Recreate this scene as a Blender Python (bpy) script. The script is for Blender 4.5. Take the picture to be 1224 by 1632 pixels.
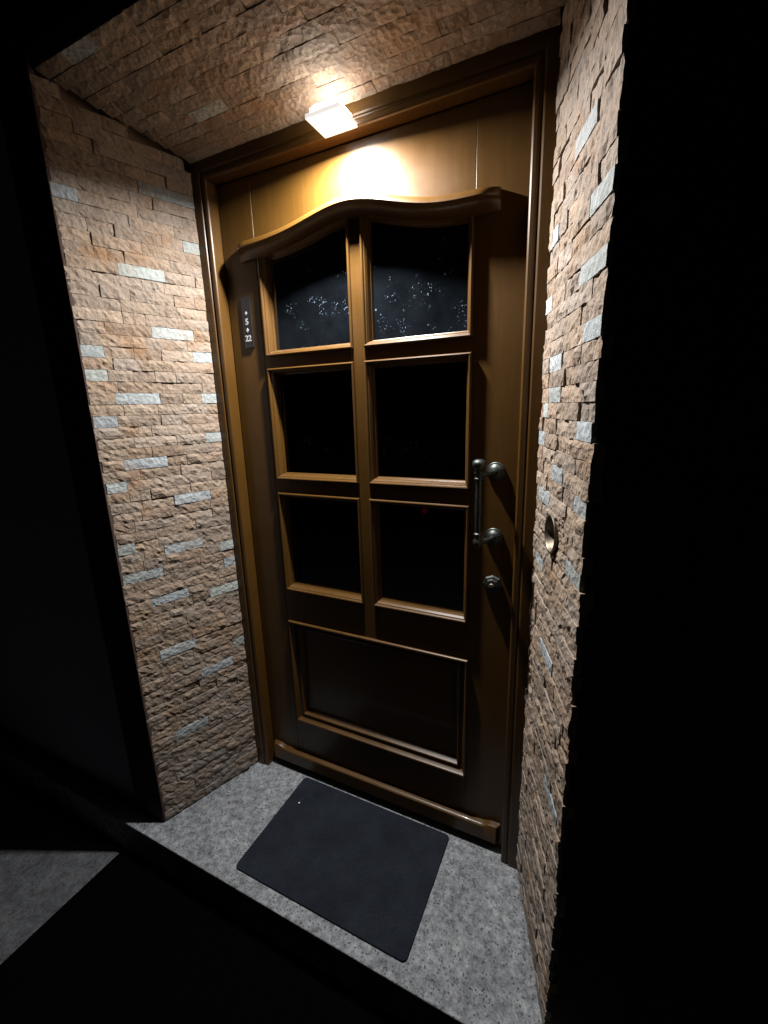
import bpy, bmesh, math, random
from mathutils import Vector, Matrix, noise

random.seed(7)
scene = bpy.context.scene
for o in list(bpy.data.objects):
    bpy.data.objects.remove(o, do_unlink=True)
C = scene.collection

# ------------------------------------------------------------------ camera
F_PX = 693.709                      # focal length in pixels of a 1224 x 1632 picture
cam_d = bpy.data.cameras.new('camera')
cam = bpy.data.objects.new('camera', cam_d)
C.objects.link(cam)
cam_d.sensor_fit = 'VERTICAL'
cam_d.sensor_height = 36.0
cam_d.sensor_width = 27.0
cam_d.lens = F_PX / 1632.0 * 36.0
cam_d.clip_start = 0.02
cam_d.clip_end = 500
yaw, pitch, roll = -0.456818, 0.23499, -0.029865
fw = Vector((math.sin(yaw) * math.cos(pitch), math.cos(yaw) * math.cos(pitch), -math.sin(pitch)))
rt = fw.cross(Vector((0, 0, 1))).normalized()
up = rt.cross(fw)
r2 = rt * math.cos(roll) + up * math.sin(roll)
u2 = -rt * math.sin(roll) + up * math.cos(roll)
M = Matrix((r2, u2, -fw)).transposed().to_4x4()
M.translation = Vector((1.23754, -1.19104, 1.50787))
cam.matrix_world = M
scene.camera = cam

# ------------------------------------------------------------------ night sky, exposure
world = bpy.data.worlds.new('World')
scene.world = world
world.use_nodes = True
wn = world.node_tree
bg = wn.nodes['Background']
sky = wn.nodes.new('ShaderNodeTexSky')
sky.sky_type = 'NISHITA'
sky.sun_disc = False
sky.sun_elevation = math.radians(-4)
sky.sun_rotation = math.radians(140)
wn.links.new(sky.outputs[0], bg.inputs['Color'])
bg.inputs['Strength'].default_value = 0.026
scene.view_settings.view_transform = 'Standard'
scene.view_settings.look = 'None'
scene.view_settings.exposure = 0.0
scene.view_settings.gamma = 1.0
LAMP_WATTS = 44.0
LAMP_COLOR = (1.0, 0.985, 0.97)

# ------------------------------------------------------------------ dimensions (metres)
W, H = 1.10, 2.281                  # door frame, outside
S, D = 0.1273, 0.3694               # splay and depth of the reveal
H2 = 2.366                          # soffit height at its outer edge
WL = math.hypot(S, D)
GROUND = -0.14
SLAB_Y = -0.436

# ------------------------------------------------------------------ helpers
def mesh(name, verts, faces, smooth=False):
    me = bpy.data.meshes.new(name)
    me.from_pydata([tuple(v) for v in verts], [], faces)
    bm = bmesh.new(); bm.from_mesh(me)
    bmesh.ops.remove_doubles(bm, verts=bm.verts, dist=1e-6)
    bmesh.ops.recalc_face_normals(bm, faces=bm.faces)
    bm.to_mesh(me); bm.free()
    if smooth:
        for p in me.polygons: p.use_smooth = True
    return me

def obj(name, me, mat, parent=None, bevel=0, seg=2):
    o = bpy.data.objects.new(name, me)
    C.objects.link(o)
    if mat is not None and not me.materials: me.materials.append(mat)
    if parent is not None: o.parent = parent
    if bevel:
        m = o.modifiers.new('bevel', 'BEVEL'); m.width = bevel; m.segments = seg
        m.limit_method = 'ANGLE'; m.angle_limit = math.radians(35)
        m.harden_normals = False
    return o

def thing(name, label, cat, loc=(0, 0, 0), group=None):
    o = bpy.data.objects.new(name, None)
    o.empty_display_size = 0.05
    C.objects.link(o); o.location = loc
    o['label'] = label; o['category'] = cat
    if group: o['group'] = group
    return o

def tag(o, label, cat, group=None):
    o['label'] = label; o['category'] = cat
    if group: o['group'] = group
    return o

def box_vf(x0, x1, y0, y1, z0, z1):
    v = [(x, y, z) for x in (x0, x1) for y in (y0, y1) for z in (z0, z1)]
    f = [(0, 1, 3, 2), (4, 6, 7, 5), (0, 4, 5, 1), (2, 3, 7, 6), (0, 2, 6, 4), (1, 5, 7, 3)]
    return v, f

def box(name, mat, parent, x0, x1, y0, y1, z0, z1, bevel=0.0015):
    v, f = box_vf(x0, x1, y0, y1, z0, z1)
    return obj(name, mesh(name, v, f), mat, parent, bevel)

def prism(name, mat, parent, poly, a0, a1, axis='y', bevel=0.0, smooth=False):
    """poly in (x, z) extruded over y, or in (x, y) extruded over z"""
    n = len(poly)
    if axis == 'y':
        v = [(p[0], a0, p[1]) for p in poly] + [(p[0], a1, p[1]) for p in poly]
    else:
        v = [(p[0], p[1], a0) for p in poly] + [(p[0], p[1], a1) for p in poly]
    f = [tuple(range(n)), tuple(range(2 * n - 1, n - 1, -1))]
    f += [(i, (i + 1) % n, n + (i + 1) % n, n + i) for i in range(n)]
    return obj(name, mesh(name, v, f, smooth), mat, parent, bevel)

def lathe_vf(prof, origin, axis, seg=24):
    """prof: (radius, distance along axis)"""
    axis = Vector(axis).normalized()
    a = axis.orthogonal().normalized(); b = axis.cross(a)
    v, f = [], []
    for r, h in prof:
        for k in range(seg):
            t = 2 * math.pi * k / seg
            v.append(Vector(origin) + axis * h + (a * math.cos(t) + b * math.sin(t)) * max(r, 1e-5))
    for i in range(len(prof) - 1):
        for k in range(seg):
            k2 = (k + 1) % seg
            f.append((i * seg + k, i * seg + k2, (i + 1) * seg + k2, (i + 1) * seg + k))
    f.append(tuple(range(seg)))
    f.append(tuple((len(prof) - 1) * seg + k for k in reversed(range(seg))))
    return v, f

def lathe(name, mat, parent, prof, origin, axis, seg=24, smooth=True):
    v, f = lathe_vf(prof, origin, axis, seg)
    o = obj(name, mesh(name, v, f, smooth), mat, parent)
    if smooth:
        m = o.modifiers.new('edge', 'EDGE_SPLIT'); m.split_angle = math.radians(38)
    return o

def tube(name, mat, parent, pts, rads, seg=14):
    v, f = [], []
    pts = [Vector(p) for p in pts]
    for i, p in enumerate(pts):
        t = (pts[min(i + 1, len(pts) - 1)] - pts[max(i - 1, 0)]).normalized()
        a = t.cross(Vector((0, 0, 1))).normalized(); b = t.cross(a)
        for k in range(seg):
            w = 2 * math.pi * k / seg
            v.append(p + (a * math.cos(w) + b * math.sin(w)) * rads[i])
    for i in range(len(pts) - 1):
        for k in range(seg):
            k2 = (k + 1) % seg
            f.append((i * seg + k, i * seg + k2, (i + 1) * seg + k2, (i + 1) * seg + k))
    f.append(tuple(range(seg))); f.append(tuple((len(pts) - 1) * seg + k for k in reversed(range(seg))))
    return obj(name, mesh(name, v, f, True), mat, parent)

def offset_poly(path, d):
    """inward offset of a counter-clockwise polygon in (x, z)"""
    n = len(path); out = []
    for i in range(n):
        p0, p1, p2 = Vector(path[i - 1]), Vector(path[i]), Vector(path[(i + 1) % n])
        e1 = (p1 - p0).normalized(); e2 = (p2 - p1).normalized()
        n1 = Vector((-e1.y, e1.x)); n2 = Vector((-e2.y, e2.x))
        m = n1 + n2
        m = m / max(m.dot(n1), 0.3) if m.length > 1e-6 else n1
        out.append(p1 + m * d)
    return out

def sweep(name, mat, parent, path, prof, bevel=0.0):
    """closed mitred moulding: profile (inward offset, y) carried round a polygon in (x, z)"""
    n = len(path); v, f = [], []
    for d, y in prof:
        for q in offset_poly(path, d): v.append((q.x, y, q.y))
    k = len(prof)
    for i in range(k - 1):
        for j in range(n):
            j2 = (j + 1) % n
            f.append((i * n + j, i * n + j2, (i + 1) * n + j2, (i + 1) * n + j))
    return obj(name, mesh(name, v, f), mat, parent, bevel)

def interp(tab, x):
    if x <= tab[0][0]: return tab[0][1]
    for (x0, y0), (x1, y1) in zip(tab, tab[1:]):
        if x <= x1:
            t = (x - x0) / (x1 - x0)
            return y0 + (y1 - y0) * t
    return tab[-1][1]

def smooth_tab(tab, step=0.012, r=4):
    xs = []; x = tab[0][0]
    while x < tab[-1][0]: xs.append(x); x += step
    xs.append(tab[-1][0])
    ys = [interp(tab, x) for x in xs]
    for _ in range(3):
        ys = [sum(ys[max(0, i - r):i + r + 1]) / len(ys[max(0, i - r):i + r + 1]) for i in range(len(ys))]
    return list(zip(xs, ys))

# ------------------------------------------------------------------ materials
def new_mat(name):
    m = bpy.data.materials.new(name); m.use_nodes = True
    nt = m.node_tree
    return m, nt, nt.nodes['Principled BSDF'], nt.nodes.new, nt.links.new

def ramp(nt, stops):
    r = nt.nodes.new('ShaderNodeValToRGB')
    while len(r.color_ramp.elements) < len(stops): r.color_ramp.elements.new(0.5)
    for e, (p, c) in zip(r.color_ramp.elements, stops):
        e.position = p; e.color = (*c, 1) if len(c) == 3 else c
    return r

def noise_tex(nt, coord, scale, detail=4, rough=0.55, dist=0.0):
    n = nt.nodes.new('ShaderNodeTexNoise')
    n.inputs['Scale'].default_value = scale
    n.inputs['Detail'].default_value = detail
    n.inputs['Roughness'].default_value = rough
    n.inputs['Distortion'].default_value = dist
    if coord is not None: nt.links.new(coord, n.inputs['Vector'])
    return n

def mixc(nt, fac, a, b, mode='MIX'):
    m = nt.nodes.new('ShaderNodeMix'); m.data_type = 'RGBA'; m.blend_type = mode
    for s, val in ((m.inputs[0], fac), (m.inputs[6], a), (m.inputs[7], b)):
        if hasattr(val, 'is_linked'): nt.links.new(val, s)
        elif isinstance(val, (int, float)): s.default_value = val
        else: s.default_value = (*val, 1)
    return m.outputs[2]

def math_n(nt, op, a, b=0.5):
    m = nt.nodes.new('ShaderNodeMath'); m.operation = op
    for s, val in ((m.inputs[0], a), (m.inputs[1], b)):
        if hasattr(val, 'is_linked'): nt.links.new(val, s)
        else: s.default_value = val
    return m.outputs[0]

def bump(nt, height, bsdf, strength=0.5, dist=0.002):
    b = nt.nodes.new('ShaderNodeBump')
    b.inputs['Strength'].default_value = strength
    b.inputs['Distance'].default_value = dist
    nt.links.new(height, b.inputs['Height'])
    nt.links.new(b.outputs[0], bsdf.inputs['Normal'])

def mat_stone():
    m, nt, b, N, Lk = new_mat('split_stone')
    geo = N('ShaderNodeNewGeometry'); pos = geo.outputs['Position']
    oi = N('ShaderNodeObjectInfo')
    n1 = noise_tex(nt, pos, 26, 5, 0.62, 0.4)
    n2 = noise_tex(nt, pos, 9, 3, 0.5)
    n3 = noise_tex(nt, pos, 140, 4, 0.6)
    tone = ramp(nt, [(0.25, (0.80, 0.80, 0.81)), (0.5, (1.0, 0.99, 0.98)), (0.8, (1.15, 1.13, 1.10))])
    Lk(n1.outputs[0], tone.inputs[0])
    col = mixc(nt, 1.0, oi.outputs['Color'], tone.outputs[0], 'MULTIPLY')
    rust = ramp(nt, [(0.56, (0, 0, 0)), (0.72, (1, 1, 1))])
    Lk(n2.outputs[0], rust.inputs[0])
    # iron stains are weaker on the pale stones: their tint carries a low alpha
    rf = math_n(nt, 'MULTIPLY', rust.outputs[0], math_n(nt, 'MULTIPLY', oi.outputs['Alpha'], 0.75))
    col = mixc(nt, rf, col, (0.21, 0.105, 0.042))
    gr = ramp(nt, [(0.35, (0.8, 0.8, 0.8)), (0.65, (1.1, 1.1, 1.1))]); Lk(n3.outputs[0], gr.inputs[0])
    col = mixc(nt, 1.0, col, gr.outputs[0], 'MULTIPLY')
    # dark pits of the broken face
    v = N('ShaderNodeTexVoronoi'); v.inputs['Scale'].default_value = 85; Lk(pos, v.inputs['Vector'])
    pit = ramp(nt, [(0.10, (1, 1, 1)), (0.24, (0, 0, 0))]); Lk(v.outputs['Distance'], pit.inputs[0])
    pn = noise_tex(nt, pos, 30, 2); pm = ramp(nt, [(0.52, (0, 0, 0)), (0.62, (1, 1, 1))]); Lk(pn.outputs[0], pm.inputs[0])
    pf = math_n(nt, 'MULTIPLY', math_n(nt, 'MULTIPLY', pit.outputs[0], pm.outputs[0]), math_n(nt, 'MULTIPLY', oi.outputs['Alpha'], 0.6))
    col = mixc(nt, pf, col, (0.055, 0.036, 0.023))
    Lk(col, b.inputs['Base Color'])
    b.inputs['Roughness'].default_value = 0.82
    b.inputs['Specular IOR Level'].default_value = 0.35
    v2 = N('ShaderNodeTexVoronoi'); v2.inputs['Scale'].default_value = 70
    wv = N('ShaderNodeVectorMath'); wv.operation = 'ADD'
    Lk(pos, wv.inputs[0]); ws = N('ShaderNodeVectorMath'); ws.operation = 'SCALE'; ws.inputs['Scale'].default_value = 0.02
    Lk(n1.outputs['Color'], ws.inputs[0]); Lk(ws.outputs[0], wv.inputs[1]); Lk(wv.outputs[0], v2.inputs['Vector'])
    h = math_n(nt, 'ADD', math_n(nt, 'MULTIPLY', v2.outputs['Distance'], 0.8), math_n(nt, 'ADD', math_n(nt, 'MULTIPLY', n1.outputs[0], 0.9), math_n(nt, 'MULTIPLY', n3.outputs[0], 0.35)))
    h = math_n(nt, 'SUBTRACT', h, math_n(nt, 'MULTIPLY', pf, 1.0))
    bump(nt, h, b, 0.7, 0.005)
    return m

def mat_wood():
    m, nt, b, N, Lk = new_mat('honey_brown_lacquered_wood')
    tc = N('ShaderNodeTexCoord')
    mp = N('ShaderNodeMapping'); mp.inputs['Scale'].default_value = (38, 38, 2.2); Lk(tc.outputs['Object'], mp.inputs['Vector'])
    g = noise_tex(nt, mp.outputs[0], 1.6, 6, 0.65, 0.6)
    c = ramp(nt, [(0.28, (0.054, 0.0245, 0.0040)), (0.5, (0.061, 0.0280, 0.0047)), (0.75, (0.068, 0.0320, 0.0058))])
    Lk(g.outputs[0], c.inputs[0])
    geo = N('ShaderNodeNewGeometry')
    d = noise_tex(nt, geo.outputs['Position'], 5, 5, 0.6)
    dr = ramp(nt, [(0.3, (0.86, 0.86, 0.86)), (0.7, (1.06, 1.06, 1.06))]); Lk(d.outputs[0], dr.inputs[0])
    Lk(mixc(nt, 1.0, c.outputs[0], dr.outputs[0], 'MULTIPLY'), b.inputs['Base Color'])
    rr = ramp(nt, [(0.3, (0.30, 0.30, 0.30)), (0.75, (0.44, 0.44, 0.44))]); Lk(d.outputs[0], rr.inputs[0])
    Lk(rr.outputs[0], b.inputs['Roughness'])
    b.inputs['Specular IOR Level'].default_value = 0.32
    b.inputs['Coat Weight'].default_value = 0.08
    b.inputs['Coat Roughness'].default_value = 0.06
    bump(nt, g.outputs[0], b, 0.12, 0.0008)
    return m

def mat_simple(name, col, rough, metal=0.0, spec=0.5, var=0.15, scale=40, bumps=0.0):
    m, nt, b, N, Lk = new_mat(name)
    geo = N('ShaderNodeNewGeometry')
    n = noise_tex(nt, geo.outputs['Position'], scale, 4, 0.6)
    a = tuple(c * (1 - var) for c in col); z = tuple(min(1, c * (1 + var)) for c in col)
    r = ramp(nt, [(0.3, a), (0.7, z)]); Lk(n.outputs[0], r.inputs[0])
    Lk(r.outputs[0], b.inputs['Base Color'])
    b.inputs['Roughness'].default_value = rough
    b.inputs['Metallic'].default_value = metal
    b.inputs['Specular IOR Level'].default_value = spec
    if bumps: bump(nt, n.outputs[0], b, bumps, 0.002)
    return m

def mat_granite(name, lo, mid, hi, bumps=0.35):
    m, nt, b, N, Lk = new_mat(name)
    geo = N('ShaderNodeNewGeometry'); pos = geo.outputs['Position']
    n1 = noise_tex(nt, pos, 40, 7, 0.78)
    n2 = noise_tex(nt, pos, 8, 4, 0.6)
    n3 = noise_tex(nt, pos, 150, 5, 0.7)
    c = ramp(nt, [(0.30, lo), (0.47, mid), (0.68, hi)]); Lk(n1.outputs[0], c.inputs[0])
    d = ramp(nt, [(0.30, (0.74, 0.74, 0.75)), (0.70, (1.15, 1.15, 1.14))]); Lk(n2.outputs[0], d.inputs[0])
    col = mixc(nt, 1.0, c.outputs[0], d.outputs[0], 'MULTIPLY')
    v = N('ShaderNodeTexVoronoi'); v.inputs['Scale'].default_value = 105; Lk(pos, v.inputs['Vector'])
    sp = ramp(nt, [(0.22, (1, 1, 1)), (0.34, (0, 0, 0))]); Lk(v.outputs['Distance'], sp.inputs[0])
    sm = ramp(nt, [(0.43, (0, 0, 0)), (0.52, (1, 1, 1))]); Lk(noise_tex(nt, pos, 37, 2).outputs[0], sm.inputs[0])
    col = mixc(nt, math_n(nt, 'MULTIPLY', math_n(nt, 'MULTIPLY', sp.outputs[0], sm.outputs[0]), 0.9), col, lo)
    gr = ramp(nt, [(0.3, (0.66, 0.66, 0.66)), (0.7, (1.30, 1.30, 1.30))]); Lk(n3.outputs[0], gr.inputs[0])
    col = mixc(nt, 1.0, col, gr.outputs[0], 'MULTIPLY')
    Lk(col, b.inputs['Base Color'])
    b.inputs['Roughness'].default_value = 0.8
    b.inputs['Specular IOR Level'].default_value = 0.3
    bump(nt, math_n(nt, 'ADD', n1.outputs[0], math_n(nt, 'MULTIPLY', n3.outputs[0], 0.6)), b, bumps, 0.004)
    return m

def mat_glass():
    """dusty dark tinted pane: mostly mirror and darkness, a film of dust, dried drops low in the pane"""
    m, nt, b, N, Lk = new_mat('dusty_dark_glass')
    out = nt.nodes['Material Output']; nt.nodes.remove(b)
    tc = N('ShaderNodeTexCoord'); pos = tc.outputs['Object']
    gl = N('ShaderNodeBsdfGlossy'); gl.inputs['Roughness'].default_value = 0.02; gl.inputs['Color'].default_value = (0.9, 0.95, 1, 1)
    tr = N('ShaderNodeBsdfTransparent'); tr.inputs['Color'].default_value = (0.05, 0.055, 0.07, 1)
    fr = N('ShaderNodeFresnel'); fr.inputs['IOR'].default_value = 1.5
    mx = N('ShaderNodeMixShader'); Lk(fr.outputs[0], mx.inputs[0]); Lk(tr.outputs[0], mx.inputs[1]); Lk(gl.outputs[0], mx.inputs[2])
    df = N('ShaderNodeBsdfDiffuse'); df.inputs['Color'].default_value = (0.42, 0.54, 0.70, 1)
    film = ramp(nt, [(0.3, (0.005, 0.005, 0.005)), (0.75, (0.015, 0.015, 0.015))]); Lk(noise_tex(nt, pos, 9, 4, 0.6).outputs[0], film.inputs[0])
    def drops(scale):
        v = N('ShaderNodeTexVoronoi'); v.inputs['Scale'].default_value = scale; Lk(pos, v.inputs['Vector'])
        sz = math_n(nt, 'POWER', N_sep(v), 2.2)
        q = math_n(nt, 'DIVIDE', v.outputs['Distance'], math_n(nt, 'ADD', sz, 0.12))
        d = ramp(nt, [(0.22, (1, 1, 1)), (0.42, (0, 0, 0))]); Lk(q, d.inputs[0])
        return d.outputs[0]
    def N_sep(v):
        c = N('ShaderNodeSeparateColor'); Lk(v.outputs['Color'], c.inputs[0]); return c.outputs[0]
    class dots: outputs = [math_n(nt, 'MAXIMUM', drops(210), math_n(nt, 'MULTIPLY', drops(120), 0.8))]
    clump = ramp(nt, [(0.54, (0, 0, 0)), (0.74, (1, 1, 1))]); Lk(noise_tex(nt, pos, 14, 4, 0.7).outputs[0], clump.inputs[0])
    smear = ramp(nt, [(0.60, (0, 0, 0)), (0.80, (0.25, 0.25, 0.25))]); Lk(noise_tex(nt, pos, 42, 5, 0.75, 1.2).outputs[0], smear.inputs[0])
    dirt = math_n(nt, 'ADD', film.outputs[0], math_n(nt, 'ADD', math_n(nt, 'MULTIPLY', dots.outputs[0], clump.outputs[0]), math_n(nt, 'MULTIPLY', smear.outputs[0], clump.outputs[0])))
    # dust and drops masked out lower down: the lower panes' unlit look is painted
    sx = N('ShaderNodeSeparateXYZ'); Lk(pos, sx.inputs[0])
    mr = N('ShaderNodeMapRange'); mr.inputs['From Min'].default_value = 1.60; mr.inputs['From Max'].default_value = 1.72; mr.inputs['To Min'].default_value = 0.04; Lk(sx.outputs['Z'], mr.inputs['Value'])
    dirt = math_n(nt, 'MINIMUM', math_n(nt, 'MULTIPLY', dirt, mr.outputs[0]), 0.30)
    m2 = N('ShaderNodeMixShader'); Lk(dirt, m2.inputs[0]); Lk(mx.outputs[0], m2.inputs[1]); Lk(df.outputs[0], m2.inputs[2])
    Lk(m2.outputs[0], out.inputs['Surface'])
    return m

def mat_emit(name, col, strength):
    m, nt, b, N, Lk = new_mat(name)
    b.inputs['Base Color'].default_value = (0.8, 0.8, 0.8, 1)
    b.inputs['Emission Color'].default_value = (*col, 1)
    b.inputs['Emission Strength'].default_value = strength
    return m

STONE = mat_stone()
WOOD = mat_wood()
GLASS = mat_glass()
MORTAR = mat_simple('dark_joint_mortar', (0.13, 0.096, 0.070), 0.95, bumps=0.4)
SLAB = mat_granite('flamed_grey_granite', (0.034, 0.036, 0.039), (0.158, 0.166, 0.176), (0.330, 0.338, 0.348))
PAVE = mat_granite('grey_paving', (0.028, 0.029, 0.031), (0.068, 0.071, 0.076), (0.115, 0.119, 0.126))
RUBBER = mat_simple('black_rubber', (0.0013, 0.0013, 0.0016), 0.95, spec=0.0, var=0.25, scale=120, bumps=0.4)
def mat_felt():
    m, nt, b, N, Lk = new_mat('blue_grey_mat_fibre')
    geo = N('ShaderNodeNewGeometry'); pos = geo.outputs['Position']
    f1 = noise_tex(nt, pos, 170, 5, 0.75); f2 = noise_tex(nt, pos, 7, 5, 0.65)
    c = ramp(nt, [(0.25, (0.0065, 0.0083, 0.0120)), (0.5, (0.0118, 0.0145, 0.0205)), (0.8, (0.0225, 0.0260, 0.0340))]); Lk(f1.outputs[0], c.inputs[0])
    d = ramp(nt, [(0.30, (0.72, 0.72, 0.74)), (0.72, (1.35, 1.33, 1.28))]); Lk(f2.outputs[0], d.inputs[0])
    Lk(mixc(nt, 1.0, c.outputs[0], d.outputs[0], 'MULTIPLY'), b.inputs['Base Color'])
    b.inputs['Roughness'].default_value = 0.95; b.inputs['Specular IOR Level'].default_value = 0.08
    bump(nt, f1.outputs[0], b, 0.9, 0.003)
    return m
FELT = mat_felt()
PEWTER = mat_simple('dark_pewter', (0.056, 0.062, 0.058), 0.50, 1.0, var=0.25, scale=90, bumps=0.1)
STEEL = mat_simple('worn_brass_steel', (0.17, 0.145, 0.11), 0.50, 1.0, var=0.2, scale=80)
CHROME = mat_simple('chrome', (0.75, 0.75, 0.75), 0.12, 1.0, var=0.05)
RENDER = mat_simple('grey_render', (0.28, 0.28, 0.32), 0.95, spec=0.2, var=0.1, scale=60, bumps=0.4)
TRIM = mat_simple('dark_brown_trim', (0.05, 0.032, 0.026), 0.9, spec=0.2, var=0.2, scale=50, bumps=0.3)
DARKWALL = mat_simple('dark_hall_paint', (0.05, 0.045, 0.04), 0.9)
PLATE = mat_simple('black_plaque_enamel', (0.008, 0.009, 0.012), 0.25, var=0.1)
INK = mat_simple('white_plaque_paint', (0.42, 0.42, 0.42), 0.5, var=0.05)
LINT = mat_simple('white_paper', (0.75, 0.75, 0.74), 0.9, var=0.05)

# ------------------------------------------------------------------ ground, doorstep, hall
v, f = box_vf(-60, 60, -60, 60, -0.3, GROUND)
g = obj('ground', mesh('ground', [(-60, -60, GROUND), (60, -60, GROUND), (60, 60, GROUND), (-60, 60, GROUND)], [(0, 1, 2, 3)]), PAVE)
g['kind'] = 'structure'

step = obj('doorstep', mesh('doorstep', *box_vf(-2.2, 3.0, SLAB_Y, 0.11, GROUND + 0.002, 0.0)), SLAB, None, 0.003)
tag(step, 'long grey speckled granite doorstep in front of the wooden door', 'step')

hv, hf = box_vf(-0.35, 1.45, 0.098, 2.3, 0.004, 2.6)
hall = obj('hallway', mesh('hallway', hv, [q for i, q in enumerate(hf) if i != 2]), DARKWALL)
hall['kind'] = 'structure'

# ------------------------------------------------------------------ house wall around the opening
hw = thing('house_wall', 'dark grey rendered house wall around the stone lined doorway', 'wall')
XL0, XR0 = -0.290, W + 0.290
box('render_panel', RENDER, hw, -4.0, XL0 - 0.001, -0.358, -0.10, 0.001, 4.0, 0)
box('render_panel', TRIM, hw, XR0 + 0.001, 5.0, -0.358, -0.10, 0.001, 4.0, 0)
box('render_panel', RENDER, hw, XL0, XR0, -0.358, -0.10, 2.561, 4.0, 0)
box('surround_band', TRIM, hw, XL0, -0.1300, -0.3735, -0.357, 0.001, 2.56, 0.003)
box('surround_band', TRIM, hw, W + 0.1360, XR0, -0.3650, -0.357, 0.001, 2.56, 0.003)
box('surround_band', TRIM, hw, -0.157, W + 0.157, -0.366, -0.12, 2.41, 2.56, 0.003)

# ------------------------------------------------------------------ split-face stones
def stone_mesh(L, hgt, rough, seed, cut=None):
    """x along the course, z up, y out of the wall; back at y = 0, face near y = 0.028"""
    nx = max(4, int(round(L / 0.0115))) + 1; nz = 4
    if cut: nx = max(8, int(L / 0.006)); nz = 7
    rnd = random.Random(seed)
    off = Vector((rnd.uniform(-50, 50), rnd.uniform(-50, 50), rnd.uniform(-50, 50)))
    tilt = rnd.uniform(-0.05, 0.05) * rough; tiltz = rnd.uniform(-0.10, 0.10) * rough
    V = []
    for j in range(nz):
        for i in range(nx):
            x = -L / 2 + L * i / (nx - 1); z = -hgt / 2 + hgt * j / (nz - 1)
            edge = i in (0, nx - 1) or j in (0, nz - 1)
            if not edge:
                x += rnd.uniform(-1, 1) * 0.0035; z += rnd.uniform(-1, 1) * 0.0028
            else:
                x += rnd.uniform(-1, 0.2) * 0.0007 * (1 if x > 0 else -1)
                z += rnd.uniform(-1, 0.2) * 0.0009 * (1 if z > 0 else -1)
            q = Vector((x, 0, z))
            h = noise.noise(q * 38 + off) * 0.0036 + abs(noise.noise(q * 75 + off * 2)) * -0.0042 + rnd.uniform(-1, 1) * 0.0011
            y = 0.0285 + (h + 0.001) * rough + tilt * x + tiltz * z
            if edge: y = min(y, 0.0285) - rnd.uniform(0.0, 0.0014) * rough
            V.append([x, y, z])
    if cut:
        cx, cz, r = cut
        for p in V:
            dx, dz = p[0] - cx, p[2] - cz
            d = math.hypot(dx, dz)
            if d < r:
                k = r / max(d, 1e-4); p[0] = cx + dx * k; p[2] = cz + dz * k
    F = [(j * nx + i, j * nx + i + 1, (j + 1) * nx + i + 1, (j + 1) * nx + i) for j in range(nz - 1) for i in range(nx - 1)]
    ring = [i for i in range(nx)] + [j * nx + nx - 1 for j in range(1, nz)] + [(nz - 1) * nx + i for i in range(nx - 2, -1, -1)] + [j * nx for j in range(nz - 2, 0, -1)]
    base = len(V)
    for k in ring: V.append([V[k][0], 0.0, V[k][2]])
    n = len(ring)
    F += [(ring[k], base + k, base + (k + 1) % n, ring[(k + 1) % n]) for k in range(n)]
    if cut:
        def inside(fc):
            return sum(math.hypot(V[k][0] - cx, V[k][2] - cz) for k in fc) / len(fc) < r * 1.0005 and all(math.hypot(V[k][0] - cx, V[k][2] - cz) < r * 1.001 for k in fc)
        F = [fc for fc in F if not inside(fc)]
    me = bpy.data.meshes.new('stone')
    me.from_pydata([tuple(p) for p in V], [], F)
    bm = bmesh.new(); bm.from_mesh(me)
    bmesh.ops.recalc_face_normals(bm, faces=bm.faces)
    # make sure the face looks outwards
    if sum(fc.normal.y for fc in bm.faces) < 0: bmesh.ops.reverse_faces(bm, faces=bm.faces)
    bm.to_mesh(me); bm.free()
    me.materials.append(STONE)
    return me

COURSE = 0.0341
COURSE0 = 0.007
JOINT = 0.0004
LENGTHS = (0.03, 0.05, 0.075, 0.1, 0.13)
LIB = {}
def lib_mesh(L, white):
    Lc = min(LENGTHS, key=lambda a: abs(a - L))
    k = (Lc, white, random.randrange(7))
    if k not in LIB: LIB[k] = stone_mesh(Lc, COURSE - JOINT, 0.32 if white else 1.0, hash((int(Lc * 1000), white, k[2])) & 0xffff)
    return LIB[k], L / Lc

TANS = [(0.248, 0.182, 0.128), (0.236, 0.171, 0.121), (0.264, 0.199, 0.145), (0.224, 0.168, 0.122), (0.246, 0.188, 0.140), (0.216, 0.151, 0.101)]
def stone_tint(white, z01):
    if white:
        k = random.uniform(0.74, 1.04); w = random.uniform(0, 0.12)
        return (0.290 * k, (0.315 - 0.02 * w) * k, (0.330 - 0.3 * w) * k, random.uniform(0.1, 0.55))
    c = random.choice(TANS); k = random.uniform(0.88, 1.1)
    g = random.uniform(0, 0.3) + max(0.0, 0.28 - z01) * random.uniform(0.3, 1.6)   # greyer stones are commoner low down
    m = sum(c) / 3
    return tuple((a + (m * 0.95 - a) * min(g, 0.75)) * k for a in c) + (random.uniform(0.5, 1.0),)

def place_stone(parent, origin, du, dn, dv, u, v, L, white, z01, cut=None):
    if cut:
        me, sc = stone_mesh(L, COURSE - JOINT, 1.0, random.randrange(9999), cut), 1.0
    else:
        me, sc = lib_mesh(L, white)
    o = bpy.data.objects.new('stone', me)
    C.objects.link(o); o.parent = parent
    flip = (not cut) and random.random() < 0.5
    a = -du if flip else du; b = -dv if flip else dv
    out = random.uniform(-0.0022, 0.0022) if not white else random.uniform(-0.0012, 0.0012)
    flat = 0.5 if abs(dn.z) > 0.5 else 1.0        # the soffit slips are smoother
    p = origin + du * u + dv * v + dn * (out * flat - 0.030 + 0.0285 * (1 - flat))
    R = Matrix((a, dn, b)).transposed().to_4x4()
    R.translation = p
    o.matrix_local = R @ Matrix.Diagonal((sc, flat, 1, 1))
    o.color = stone_tint(white, z01)
    return o

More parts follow.
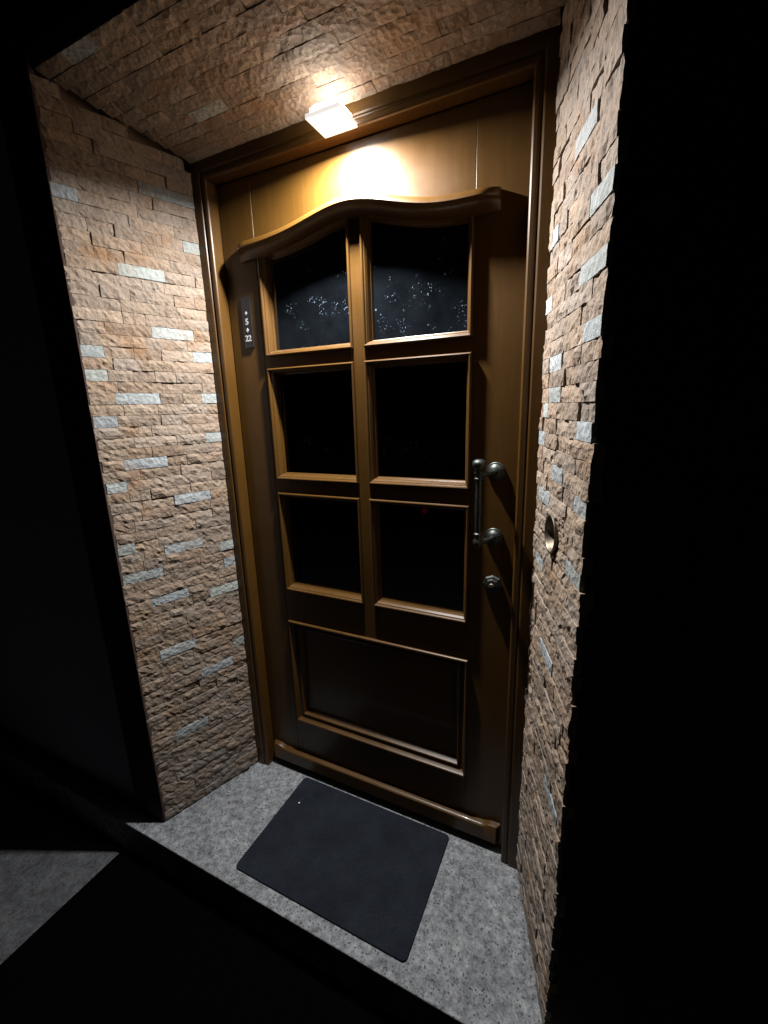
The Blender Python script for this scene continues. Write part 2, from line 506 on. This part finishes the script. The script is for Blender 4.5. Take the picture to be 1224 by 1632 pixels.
def course(parent, origin, du, dn, dv, u0, u1, v, whites, z01, hole=None):
    """fill one course from u0 to u1; whites = [(start, end)]"""
    spans = []; u = u0
    for a, b in sorted(whites) + [(u1, u1)]:
        a = max(a, u0); b = min(b, u1)
        if a - u < 0.022: a = u
        while u < a - 1e-5:
            rest = a - u
            L = random.choice((0.065, 0.1, 0.131, 0.131, 0.131))
            if u == u0 and random.random() < 0.55: L *= random.uniform(0.35, 0.8)
            if rest - L < 0.035: L = rest if rest < 0.135 else rest / 2
            spans.append((u, u + L, False)); u += L
        if b - a > 0.012:
            spans.append((max(a, u), b, True)); u = b
    for a, b, wt in spans:
        L = b - a - JOINT
        if L < 0.008: continue
        cut = None
        uc = (a + b) / 2
        if hole:
            hu, hv, hr = hole
            cz = hv - v; cx = hu - uc
            if abs(cz) < hr + COURSE / 2 and abs(cx) < hr + L / 2:
                corners = [math.hypot(sx * L / 2 - cx, sz * COURSE / 2 - cz) for sx in (-1, 1) for sz in (-1, 1)]
                if max(corners) < hr: continue
                cut = (cx, cz, hr)
        place_stone(parent, origin, du, dn, dv, uc, v, L, wt and not cut, z01, cut)

def clad_side(parent, origin, du, dn, whites, hole=None):
    dv = Vector((0, 0, 1)); rows = int(2.372 / COURSE)
    byrow = {}
    for u, z, L in whites:
        byrow.setdefault(int((z - COURSE0) / COURSE), []).append((u - L / 2, u + L / 2))
    for k in range(rows):
        v = (k + 0.5) * COURSE + COURSE0
        u0 = 0.001
        ztop = (k + 1) * COURSE + COURSE0
        if ztop > H: u0 = (ztop - H) / (H2 - H) * WL - 0.03
        if u0 > WL - 0.03: continue
        course(parent, origin, du, dn, dv, max(u0, 0.001), WL + random.uniform(-0.004, 0.005), v, byrow.get(k, []), v / H, hole)

# left reveal -------------------------------------------------------
duL = Vector((-S, -D, 0)).normalized(); dnL = Vector((D, -S, 0)).normalized()
duR = Vector((S, -D, 0)).normalized(); dnR = Vector((-D, -S, 0)).normalized()
left = thing('stone_wall', 'wide tan split stone reveal wall left of the door, flecked with white stones', 'wall')
right = thing('stone_wall', 'narrow tan split stone reveal wall right of the door, holding the round bell', 'wall', (W, 0, 0))
def backing(parent, sx):
    n = Vector((D * sx, -S, 0)).normalized(); d = Vector((-S * sx, -D, 0)).normalized()
    a = -n * 0.0305 + d * 0.002; b = d * (WL - 0.004) - n * 0.0305
    poly = [(a.x, a.y), (b.x, b.y), (-0.20 * sx, b.y + 0.002), (-0.20 * sx, a.y)]
    prism('backing', MORTAR, parent, poly, 0.0015, 2.40, 'z')
backing(left, 1); backing(right, -1)
# (distance from the frame, height, length) of the pale stones
WHITE_L = [(0.093, 2.175, 0.150), (0.364, 2.100, 0.064), (0.028, 2.038, 0.054), (0.192, 1.932, 0.132), (0.122, 1.763, 0.132), (0.035, 1.695, 0.065), (0.362, 1.690, 0.062), (0.362, 1.628, 0.060), (0.257, 1.558, 0.131), (0.028, 1.559, 0.052), (0.360, 1.489, 0.067), (0.030, 1.425, 0.055), (0.263, 1.351, 0.131), (0.363, 1.285, 0.066), (0.129, 1.217, 0.128), (0.364, 1.077, 0.053), (0.183, 1.045, 0.132), (0.030, 1.010, 0.045), (0.027, 0.941, 0.038), (0.326, 0.976, 0.126), (0.253, 0.872, 0.128), (0.058, 0.840, 0.109), (0.253, 0.656, 0.126), (0.028, 0.605, 0.044), (0.122, 0.544, 0.126), (0.246, 0.318, 0.123)]
WHITE_R = [(0.234, 1.973, 0.12), (0.340, 1.822, 0.10), (0.057, 1.875, 0.05), (0.322, 1.720, 0.13), (0.034, 1.746, 0.05), (0.345, 1.616, 0.09), (0.112, 1.608, 0.10), (0.126, 1.540, 0.10), (0.050, 1.476, 0.05), (0.346, 1.473, 0.08), (0.039, 1.407, 0.04), (0.185, 1.370, 0.09), (0.353, 1.334, 0.07), (0.085, 1.290, 0.11), (0.342, 1.194, 0.09), (0.068, 1.101, 0.08), (0.187, 0.898, 0.12), (0.30, 0.62, 0.12)]
clad_side(left, Vector((0, 0, 0)), duL, dnL, WHITE_L)
BELL_U, BELL_Z, BELL_R = 0.186, 1.219, 0.043
clad_side(right, Vector((0, 0, 0)), duR, dnR, WHITE_R, (BELL_U, BELL_Z, BELL_R))

# soffit ------------------------------------------------------------
soff = thing('stone_soffit', 'tan split stone soffit over the doorway with the lamp on it', 'ceiling', (0, 0, H))
SL = math.hypot(D, H2 - H)
ds = Vector((0, -D, H2 - H)).normalized(); dns = Vector((0, -(H2 - H), -D)).normalized()
pts = []
for x in (-0.157, W + 0.157):
    for a, b in ((0.0, 0.0305), (0.0, 0.10), (SL - 0.004, 0.10), (SL - 0.004, 0.0305)):
        pts.append(ds * a - dns * b + Vector((x, 0, 0)))
obj('backing', mesh('backing', pts, [(0, 1, 2, 3), (7, 6, 5, 4), (0, 4, 5, 1), (1, 5, 6, 2), (2, 6, 7, 3), (3, 7, 4, 0)]), MORTAR, soff)
k = 0
while (k + 1) * COURSE < SL + 0.012:
    v = (k + 0.5) * COURSE + 0.0005
    ext = S * v / SL
    wh = {10: [(-0.01, 0.10)], 6: [(0.80, 0.91)], 3: [(0.15, 0.27)]}.get(k, [])
    course(soff, Vector((0, 0, 0)), Vector((1, 0, 0)), dns, ds, -ext + 0.004, W + ext - 0.004, v, wh, 1.0)
    k += 1

# ------------------------------------------------------------------ door frame
FY = 0.0
fr = thing('door_frame', 'honey brown wooden door frame set between the stone reveals', 'door frame')
def frame_profile():
    # (inset from the outer edge, y): fillet, face, groove, bead, rebate
    return [(-0.02, 0.10), (-0.02, 0.0015), (0.022, 0.0015), (0.0255, 0.003), (0.0275, 0.0075), (0.030, 0.0085), (0.033, 0.006), (0.037, 0.0045), (0.045, 0.0045), (0.0485, 0.0065), (0.0502, 0.0105), (0.0502, 0.060), (0.062, 0.060), (0.062, 0.10)]
def jamb(name, side):
    pr = frame_profile(); n = len(pr); V, Fc = [], []
    X = (lambda a: a) if side < 0 else (lambda a: W - a)
    for a, y in pr:
        V.append((X(a), y, 0.001)); V.append((X(a), y, H - max(a, -0.02)))
    for i in range(n - 1): Fc.append((2 * i, 2 * i + 2, 2 * i + 3, 2 * i + 1))
    Fc.append((2 * n - 2, 0, 1, 2 * n - 1))
    Fc.append(tuple(2 * i for i in range(n))); Fc.append(tuple(2 * i + 1 for i in reversed(range(n))))
    return obj(name, mesh(name, V, Fc), WOOD, fr)
jamb('jamb', -1); jamb('jamb', 1)
pr = frame_profile(); n = len(pr); V, Fc = [], []
for a, y in pr:
    V.append((a + 0.0004, y, H - a)); V.append((W - a - 0.0004, y, H - a))
for i in range(n - 1): Fc.append((2 * i, 2 * i + 2, 2 * i + 3, 2 * i + 1))
Fc.append((2 * n - 2, 0, 1, 2 * n - 1)); Fc.append(tuple(2 * i for i in range(n))); Fc.append(tuple(2 * i + 1 for i in reversed(range(n))))
obj('head', mesh('head', V, Fc), WOOD, fr)
box('threshold', MORTAR, fr, 0.051, W - 0.051, 0.062, 0.097, 0.001, 0.012, 0)

# ------------------------------------------------------------------ door leaf
door = thing('front_door', 'honey brown wooden front door with six dark panes and curved moulding', 'door', (0, 0, 0))
LX0, LX1, LY, LB = 0.0535, 1.0465, 0.050, 0.092
LZ0, LZ1 = 0.014, 2.2265
JX0, JX1 = 0.1895, 0.9125
CL = (0.204, 0.5425); CR = (0.580, 0.9115)          # outer edges of the glazing beads
IN = 0.010                                           # the beads lap over the timber by this much
arch = smooth_tab([(0.19, 1.989), (0.25, 1.990), (0.314, 1.995), (0.36, 2.003), (0.411, 2.015), (0.46, 2.030), (0.514, 2.043), (0.555, 2.045), (0.60, 2.038), (0.65, 2.020), (0.703, 2.003), (0.75, 1.990), (0.795, 1.981), (0.85, 1.976), (0.9135, 1.975)])
A = lambda x: interp(arch, x)
box('stile', WOOD, door, LX0, JX0 - 0.0006, LY, LB, LZ0, LZ1, 0.0012)
box('stile', WOOD, door, JX1 + 0.0006, LX1, LY, LB, LZ0, LZ1, 0.0012)
xs = [JX0 + (JX1 - JX0) * i / 48 for i in range(49)]
poly = [(x, A(x) + 0.006) for x in xs] + [(JX1, LZ1), (JX0, LZ1)]
prism('top_panel', WOOD, door, poly, LY + 0.001, LB, 'y', 0.0012)
RB = [(1.6485, 1.688), (1.219, 1.2685)]
box('side_rail', WOOD, door, JX0, CL[0] + IN, LY + 0.001, LB, LZ0, A(JX0) + 0.004, 0)
box('side_rail', WOOD, door, CR[1] - IN + 0.004, JX1, LY + 0.001, LB, LZ0, A(JX1) + 0.004, 0)
x0, x1 = CL[0] + IN + 0.0003, CR[1] - IN + 0.0037
for a, b in RB:
    box('transom', WOOD, door, x0, CL[1] - IN + 0.0, LY + 0.001, LB, a - IN, b + IN, 0)
    box('transom', WOOD, door, CR[0] + IN, x1, LY + 0.001, LB, a - IN, b + IN, 0)
box('mullion', WOOD, door, CL[1] - IN + 0.0003, CR[0] + IN - 0.0003, LY - 0.003, LB, 0.700, A(0.56) + 0.004, 0.0015)
box('lock_rail', WOOD, door, x0, CL[1] - IN, LY + 0.001, LB, 0.700, 0.850, 0)
box('lock_rail', WOOD, door, CR[0] + IN, x1, LY + 0.001, LB, 0.700, 0.850, 0)
box('bottom_rail', WOOD, door, x0, x1, LY + 0.001, LB, LZ0, 0.266, 0)

BEAD = [(0.0, 0.0515), (0.0, 0.0405), (0.0012, 0.0380), (0.0038, 0.0368), (0.0062, 0.0380), (0.0078, 0.0415), (0.0085, 0.0440), (0.0110, 0.0452), (0.0150, 0.0530), (0.0168, 0.0600), (0.0168, 0.0640), (0.0200, 0.0665), (0.0212, 0.0760)]
GY = 0.0745
def pane_path(c, z0, z1=None):
    if z1 is not None: return [(c[0], z0), (c[1], z0), (c[1], z1), (c[0], z1)]
    n = 22
    top = [(c[1] + (c[0] - c[1]) * i / n, 0) for i in range(n + 1)]
    return [(c[0], z0), (c[1], z0)] + [(x, A(x) + 0.017) for x, _ in top]
for c in (CL, CR):
    for z0, z1 in ((1.688, None), (1.2685, 1.6485), (0.840, 1.219)):
        path = pane_path(c, z0, z1)
        if z1 is not None:      # little turned corners next to the mullion
            path = [(c[0], z0), (c[1], z0), (c[1], z1), (c[0], z1)]
        b = sweep('glazing_bead', WOOD, door, path, BEAD)
        gp = offset_poly(path, 0.0165)
        prism('pane', GLASS, b, [(q.x, q.y) for q in gp], GY, GY + 0.005, 'y')
PANEL = [(0.0, 0.0515), (0.0, 0.0405), (0.0012, 0.0380), (0.0040, 0.0368), (0.0068, 0.0385), (0.0085, 0.0430), (0.0115, 0.0480), (0.0160, 0.0540), (0.0260, 0.0560), (0.0275, 0.0520), (0.0300, 0.0500), (0.0330, 0.0515), (0.0350, 0.0570), (0.0420, 0.0700), (0.0450, 0.0730)]
pp = [(0.200, 0.257), (0.9145, 0.257), (0.9145, 0.709), (0.200, 0.709)]
b = sweep('panel_moulding', WOOD, door, pp, PANEL)
q = offset_poly(pp, 0.043)
prism('panel', WOOD, door, [(a.x, a.y) for a in q], 0.0725, 0.090, 'y')

# curved hood moulding ---------------------------------------------
mold = smooth_tab([(0.130, 2.031), (0.211, 2.032), (0.286, 2.037), (0.347, 2.044), (0.405, 2.056), (0.473, 2.076), (0.536, 2.087), (0.575, 2.087), (0.606, 2.082), (0.672, 2.062), (0.744, 2.037), (0.813, 2.022), (0.863, 2.018), (0.91, 2.018), (0.978, 2.021)])
MP = [(0.0505, 0.005), (0.018, 0.005), (0.012, 0.003), (0.0065, -0.003), (0.0015, -0.0105), (0.0005, -0.0145), (0.003, -0.0175), (0.014, -0.019), (0.024, -0.023), (0.031, -0.031), (0.0355, -0.0385), (0.037, -0.043), (0.0505, -0.044)]
V, Fc = [], []; n = len(MP); m = len(mold)
for i, (x, z) in enumerate(mold):
    e = min(i, m - 1 - i); k = min(1.0, 0.42 + 0.58 * math.sin(min(1.0, e / 4.0) * math.pi / 2))
    for y, dz in MP:
        V.append((x, 0.0505 - (0.0505 - y) * k, z + dz))
for i in range(m - 1):
    for j in range(n - 1):
        Fc.append((i * n + j, i * n + j + 1, (i + 1) * n + j + 1, (i + 1) * n + j))
Fc.append(tuple(range(n))); Fc.append(tuple((m - 1) * n + j for j in reversed(range(n))))
o = obj('hood_moulding', mesh('hood_moulding', V, Fc, True), WOOD, door)
o.modifiers.new('edge', 'EDGE_SPLIT').split_angle = math.radians(40)

# weather bar -------------------------------------------------------
V, Fc = [], []; wx0, wx1 = 0.064, 1.036
cols = [0, 0.004, 0.010, 0.020, 0.030, 0.038, 0.046, 0.054, 0.062, 0.07]
stations = [wx0 + c for c in cols] + [wx0 + 0.07 + (wx1 - wx0 - 0.14) * i / 20 for i in range(1, 20)] + [wx1 - c for c in reversed(cols)]
for x in stations:
    e = min(x - wx0, wx1 - x)
    k = min(1, max(0, (e - 0.026) / 0.036)); k = k * k * (3 - 2 * k)
    rr = 0.35 + 0.65 * min(1, e / 0.010)
    fy = 0.0505 - 0.023 * rr
    sec = [(0.0505, 0.034), (fy + 0.004, 0.034), (fy, 0.038)]
    zt = 0.099 - 0.009 * k
    sec += [(fy, zt), (fy + 0.003 * rr + 0.002 * k, zt + 0.005), (fy + 0.010 * rr, zt + 0.0065 - 0.0005 * k), (fy + 0.020 * rr, zt + 0.0075 - 0.0005 * k), (0.0505, zt + 0.008 - 0.0005 * k)]
    V += [(x, y, z) for y, z in sec]
n = 8; m = len(stations)
for i in range(m - 1):
    for j in range(n - 1): Fc.append((i * n + j, i * n + j + 1, (i + 1) * n + j + 1, (i + 1) * n + j))
Fc.append(tuple(range(n))); Fc.append(tuple((m - 1) * n + j for j in reversed(range(n))))
o = obj('weather_bar', mesh('weather_bar', V, Fc, True), WOOD, door)
o.modifiers.new('edge', 'EDGE_SPLIT').split_angle = math.radians(40)

# pull handle and lock ----------------------------------------------
HX, HY = 0.955, -0.024
grip = [(0.0, 0.0), (0.010, 0.0012), (0.0165, 0.005), (0.0195, 0.011), (0.0185, 0.018), (0.013, 0.026), (0.0085, 0.031), (0.0085, 0.034), (0.0125, 0.0355), (0.0125, 0.039), (0.009, 0.041), (0.009, 0.050), (0.0125, 0.052), (0.0125, 0.0555), (0.0085, 0.058),
        (0.0088, 0.09), (0.0098, 0.14), (0.0088, 0.19), (0.0082, 0.206), (0.0115, 0.209), (0.0115, 0.2125), (0.008, 0.215), (0.009, 0.224), (0.0125, 0.229), (0.0135, 0.236), (0.012, 0.244), (0.0075, 0.250), (0.0, 0.2525)]
hd = lathe('handle', PEWTER, door, grip, (HX, HY, 1.366), (0, 0, -1), 20)
for z in (1.323, 1.130):
    tube('neck', PEWTER, hd, [(0.985, 0.040, z), (0.983, 0.020, z), (0.976, 0.002, z + 0.001), (0.966, -0.014, z + 0.001), (HX, HY, z)], [0.0085, 0.0075, 0.0072, 0.0078, 0.0085])
    lathe('rosette', PEWTER, hd, [(0.027, 0.0), (0.027, 0.004), (0.0255, 0.0058), (0.0225, 0.006), (0.0205, 0.0075), (0.017, 0.0125), (0.011, 0.0165), (0.0, 0.018)], (0.985, 0.0498, z), (0, -1, 0), 28)
V, F8 = lathe_vf([(0.030, 0.0), (0.030, 0.004), (0.026, 0.009), (0.0205, 0.0095), (0.0185, 0.0145), (0.0135, 0.0155), (0.0, 0.0155)], (0.986, 0.0498, 0.981), (0, -1, 0), 8)
lk = obj('lock_rosette', mesh('lock_rosette', V, F8), PEWTER, door, 0.0008)
lk.location = (0.0, 0.0, 0.0)
lathe('key_cylinder', STEEL, lk, [(0.0085, 0.0), (0.0085, 0.006), (0.0072, 0.0082), (0.0, 0.009)], (0.986, 0.036, 0.981), (0, -1, 0), 18)

# ------------------------------------------------------------------ house number plaque
pq = thing('house_number_plaque', 'slim black upright plaque with white 22 on the left door stile', 'sign', (0.1315, 0.050, 1.722))
box('plate', PLATE, pq, -0.0195, 0.0195, -0.0055, -0.0003, 0.0, 0.160, 0.001)
def glyph(name, text, x, z, size):
    cu = bpy.data.curves.new(name, 'FONT'); cu.body = text; cu.size = size; cu.align_x = 'CENTER'; cu.align_y = 'CENTER'; cu.extrude = 0.0004; cu.offset = 0.0006
    t = bpy.data.objects.new(name, cu); C.objects.link(t)
    dg = bpy.context.evaluated_depsgraph_get()
    me = bpy.data.meshes.new_from_object(t.evaluated_get(dg))
    bpy.data.objects.remove(t, do_unlink=True)
    me.materials.clear()
    o = obj(name, me, INK, pq)
    o.matrix_local = Matrix.Translation((x, -0.0062, z)) @ Matrix.Rotation(math.pi / 2, 4, 'X')
    return o
glyph('numeral', '22', 0.0, 0.030, 0.027)
glyph('numeral', '5', 0.0, 0.083, 0.027)
def diamond(z, r):
    prism('diamond', INK, pq, [(0, z - r), (r * 0.85, z), (0, z + r), (-r * 0.85, z)], -0.0068, -0.0057, 'y')
diamond(0.0565, 0.0068); diamond(0.111, 0.0060)

# ------------------------------------------------------------------ bell ring in the right reveal
bp = duR * BELL_U + Vector((W, 0, BELL_Z))
bell = thing('doorbell', 'round recessed metal bell cup in the right stone wall', 'doorbell', bp)
cup = [(BELL_R - 0.001, -0.027), (BELL_R - 0.001, 0.0025), (BELL_R + 0.0015, 0.0035), (BELL_R + 0.001, 0.006), (BELL_R - 0.003, 0.0055), (BELL_R - 0.0045, 0.002), (BELL_R - 0.006, -0.012), (BELL_R - 0.012, -0.020), (0.012, -0.0225), (0.0, -0.0225)]
lathe('cup', STEEL, bell, cup, (0, 0, 0), dnR, 40)
lathe('button', PEWTER, bell, [(0.009, 0.0), (0.009, 0.002), (0.006, 0.0032), (0.0, 0.0034)], dnR * -0.0224, dnR, 20)

# ------------------------------------------------------------------ mats
def rounded(x0, x1, y0, y1, r, n=6):
    out = []
    for cx, cy, a0 in ((x1 - r, y0 + r, -90), (x1 - r, y1 - r, 0), (x0 + r, y1 - r, 90), (x0 + r, y0 + r, 180)):
        for i in range(n + 1):
            t = math.radians(a0 + 90 * i / n); out.append((cx + r * math.cos(t), cy + r * math.sin(t)))
    return out
mt = prism('doormat', FELT, None, rounded(0.236, 0.868, -0.388, 0.020, 0.016), 0.001, 0.0065, 'z', 0.0015)
tag(mt, 'dark blue grey doormat lying on the granite doorstep', 'doormat')
bm_ = prism('floor_mat', RUBBER, None, rounded(-0.300, 1.35, -1.45, -0.462, 0.008), GROUND + 0.001, GROUND + 0.012, 'z', 0.003)
tag(bm_, 'large black rubber mat on the paving below the doorstep', 'mat')
rnd = random.Random(3)
lv = [Vector((math.cos(i), math.sin(i * 1.7), math.sin(i * 2.3) * 0.5)) * rnd.uniform(0.002, 0.0038) for i in range(9)]
lm = bpy.data.meshes.new('paper_crumb'); b2 = bmesh.new()
for p in lv: b2.verts.new(p)
bmesh.ops.convex_hull(b2, input=b2.verts); b2.to_mesh(lm); b2.free()
cr = obj('paper_crumb', lm, LINT); cr.location = (0.290, -0.096, 0.0082)
tag(cr, 'tiny white crumb on the doormat near its left back corner', 'crumb')

# ------------------------------------------------------------------ lamp on the soffit
LX, LYY, LZ = 0.562, -0.053, 2.221
zs = H + (H2 - H) * (-LYY) / D
lamp = thing('ceiling_lamp', 'lit square glass spotlight hanging from the stone soffit over the door', 'lamp', (LX, LYY, LZ))
PLGL = mat_emit('lit_frosted_glass', (1.0, 0.97, 0.93), 0.8)
LENS = mat_emit('lamp_lens', (1.0, 0.97, 0.93), 20.0)
hh = zs - LZ + 0.006
V = [(sx * w, sy * w * 0.92, z) for w, z in ((0.041, 0.0115), (0.040, 0.026), (0.030, 0.036)) for sx, sy in ((-1, -1), (1, -1), (1, 1), (-1, 1))]
Fc = [(i * 4 + j, i * 4 + (j + 1) % 4, i * 4 + 4 + (j + 1) % 4, i * 4 + 4 + j) for i in range(2) for j in range(4)] + [(0, 1, 2, 3), (11, 10, 9, 8)]
obj('glare_glass_body', mesh('glare_glass_body', V, Fc), mat_emit('glass_with_glare_glow', (1.0, 0.93, 0.84), 24.0), lamp, 0.002)  # added body: its emission stands in for lens glare and spill onto the soffit
lathe('stem', LINT, lamp, [(0.008, 0.034), (0.008, hh - 0.012), (0.012, hh - 0.008), (0.013, hh)], (0, 0, 0), (0, 0, 1), 20)
gp = box('glass_plate', PLGL, lamp, -0.050, 0.050, -0.047, 0.047, 0.0, 0.011, 0.0015)
lathe('lens', LENS, lamp, [(0.024, 0.0), (0.024, 0.002), (0.021, 0.004), (0.0, 0.0045)], (0, 0, -0.0002), (0, 0, -1), 32)
ld = bpy.data.lights.new('lamp_light', 'AREA'); ld.shape = 'DISK'; ld.size = 0.040; ld.energy = LAMP_WATTS; ld.color = LAMP_COLOR
ld.spread = math.radians(172)
lo = bpy.data.objects.new('lamp_light', ld); C.objects.link(lo); lo.parent = lamp; lo.location = (0, 0, -0.007)

# ------------------------------------------------------------------ added red glow behind the glass, standing in for a reflection
GLINT = mat_emit('red_glint_glow', (1.0, 0.02, 0.05), 6.0)
glint = lathe('red_glint_stand_in', GLINT, None, [(0.0, 0.0), (0.012, 0.004), (0.016, 0.012), (0.016, 0.02)], (0, 0, 0), (0, 1, 0), 16)
glint.location = (0.366, 1.10, 0.92)
tag(glint, 'faint red glow added behind the lower right pane in place of a reflection', 'light')

scene.render.resolution_x = 768
scene.render.resolution_y = 1024
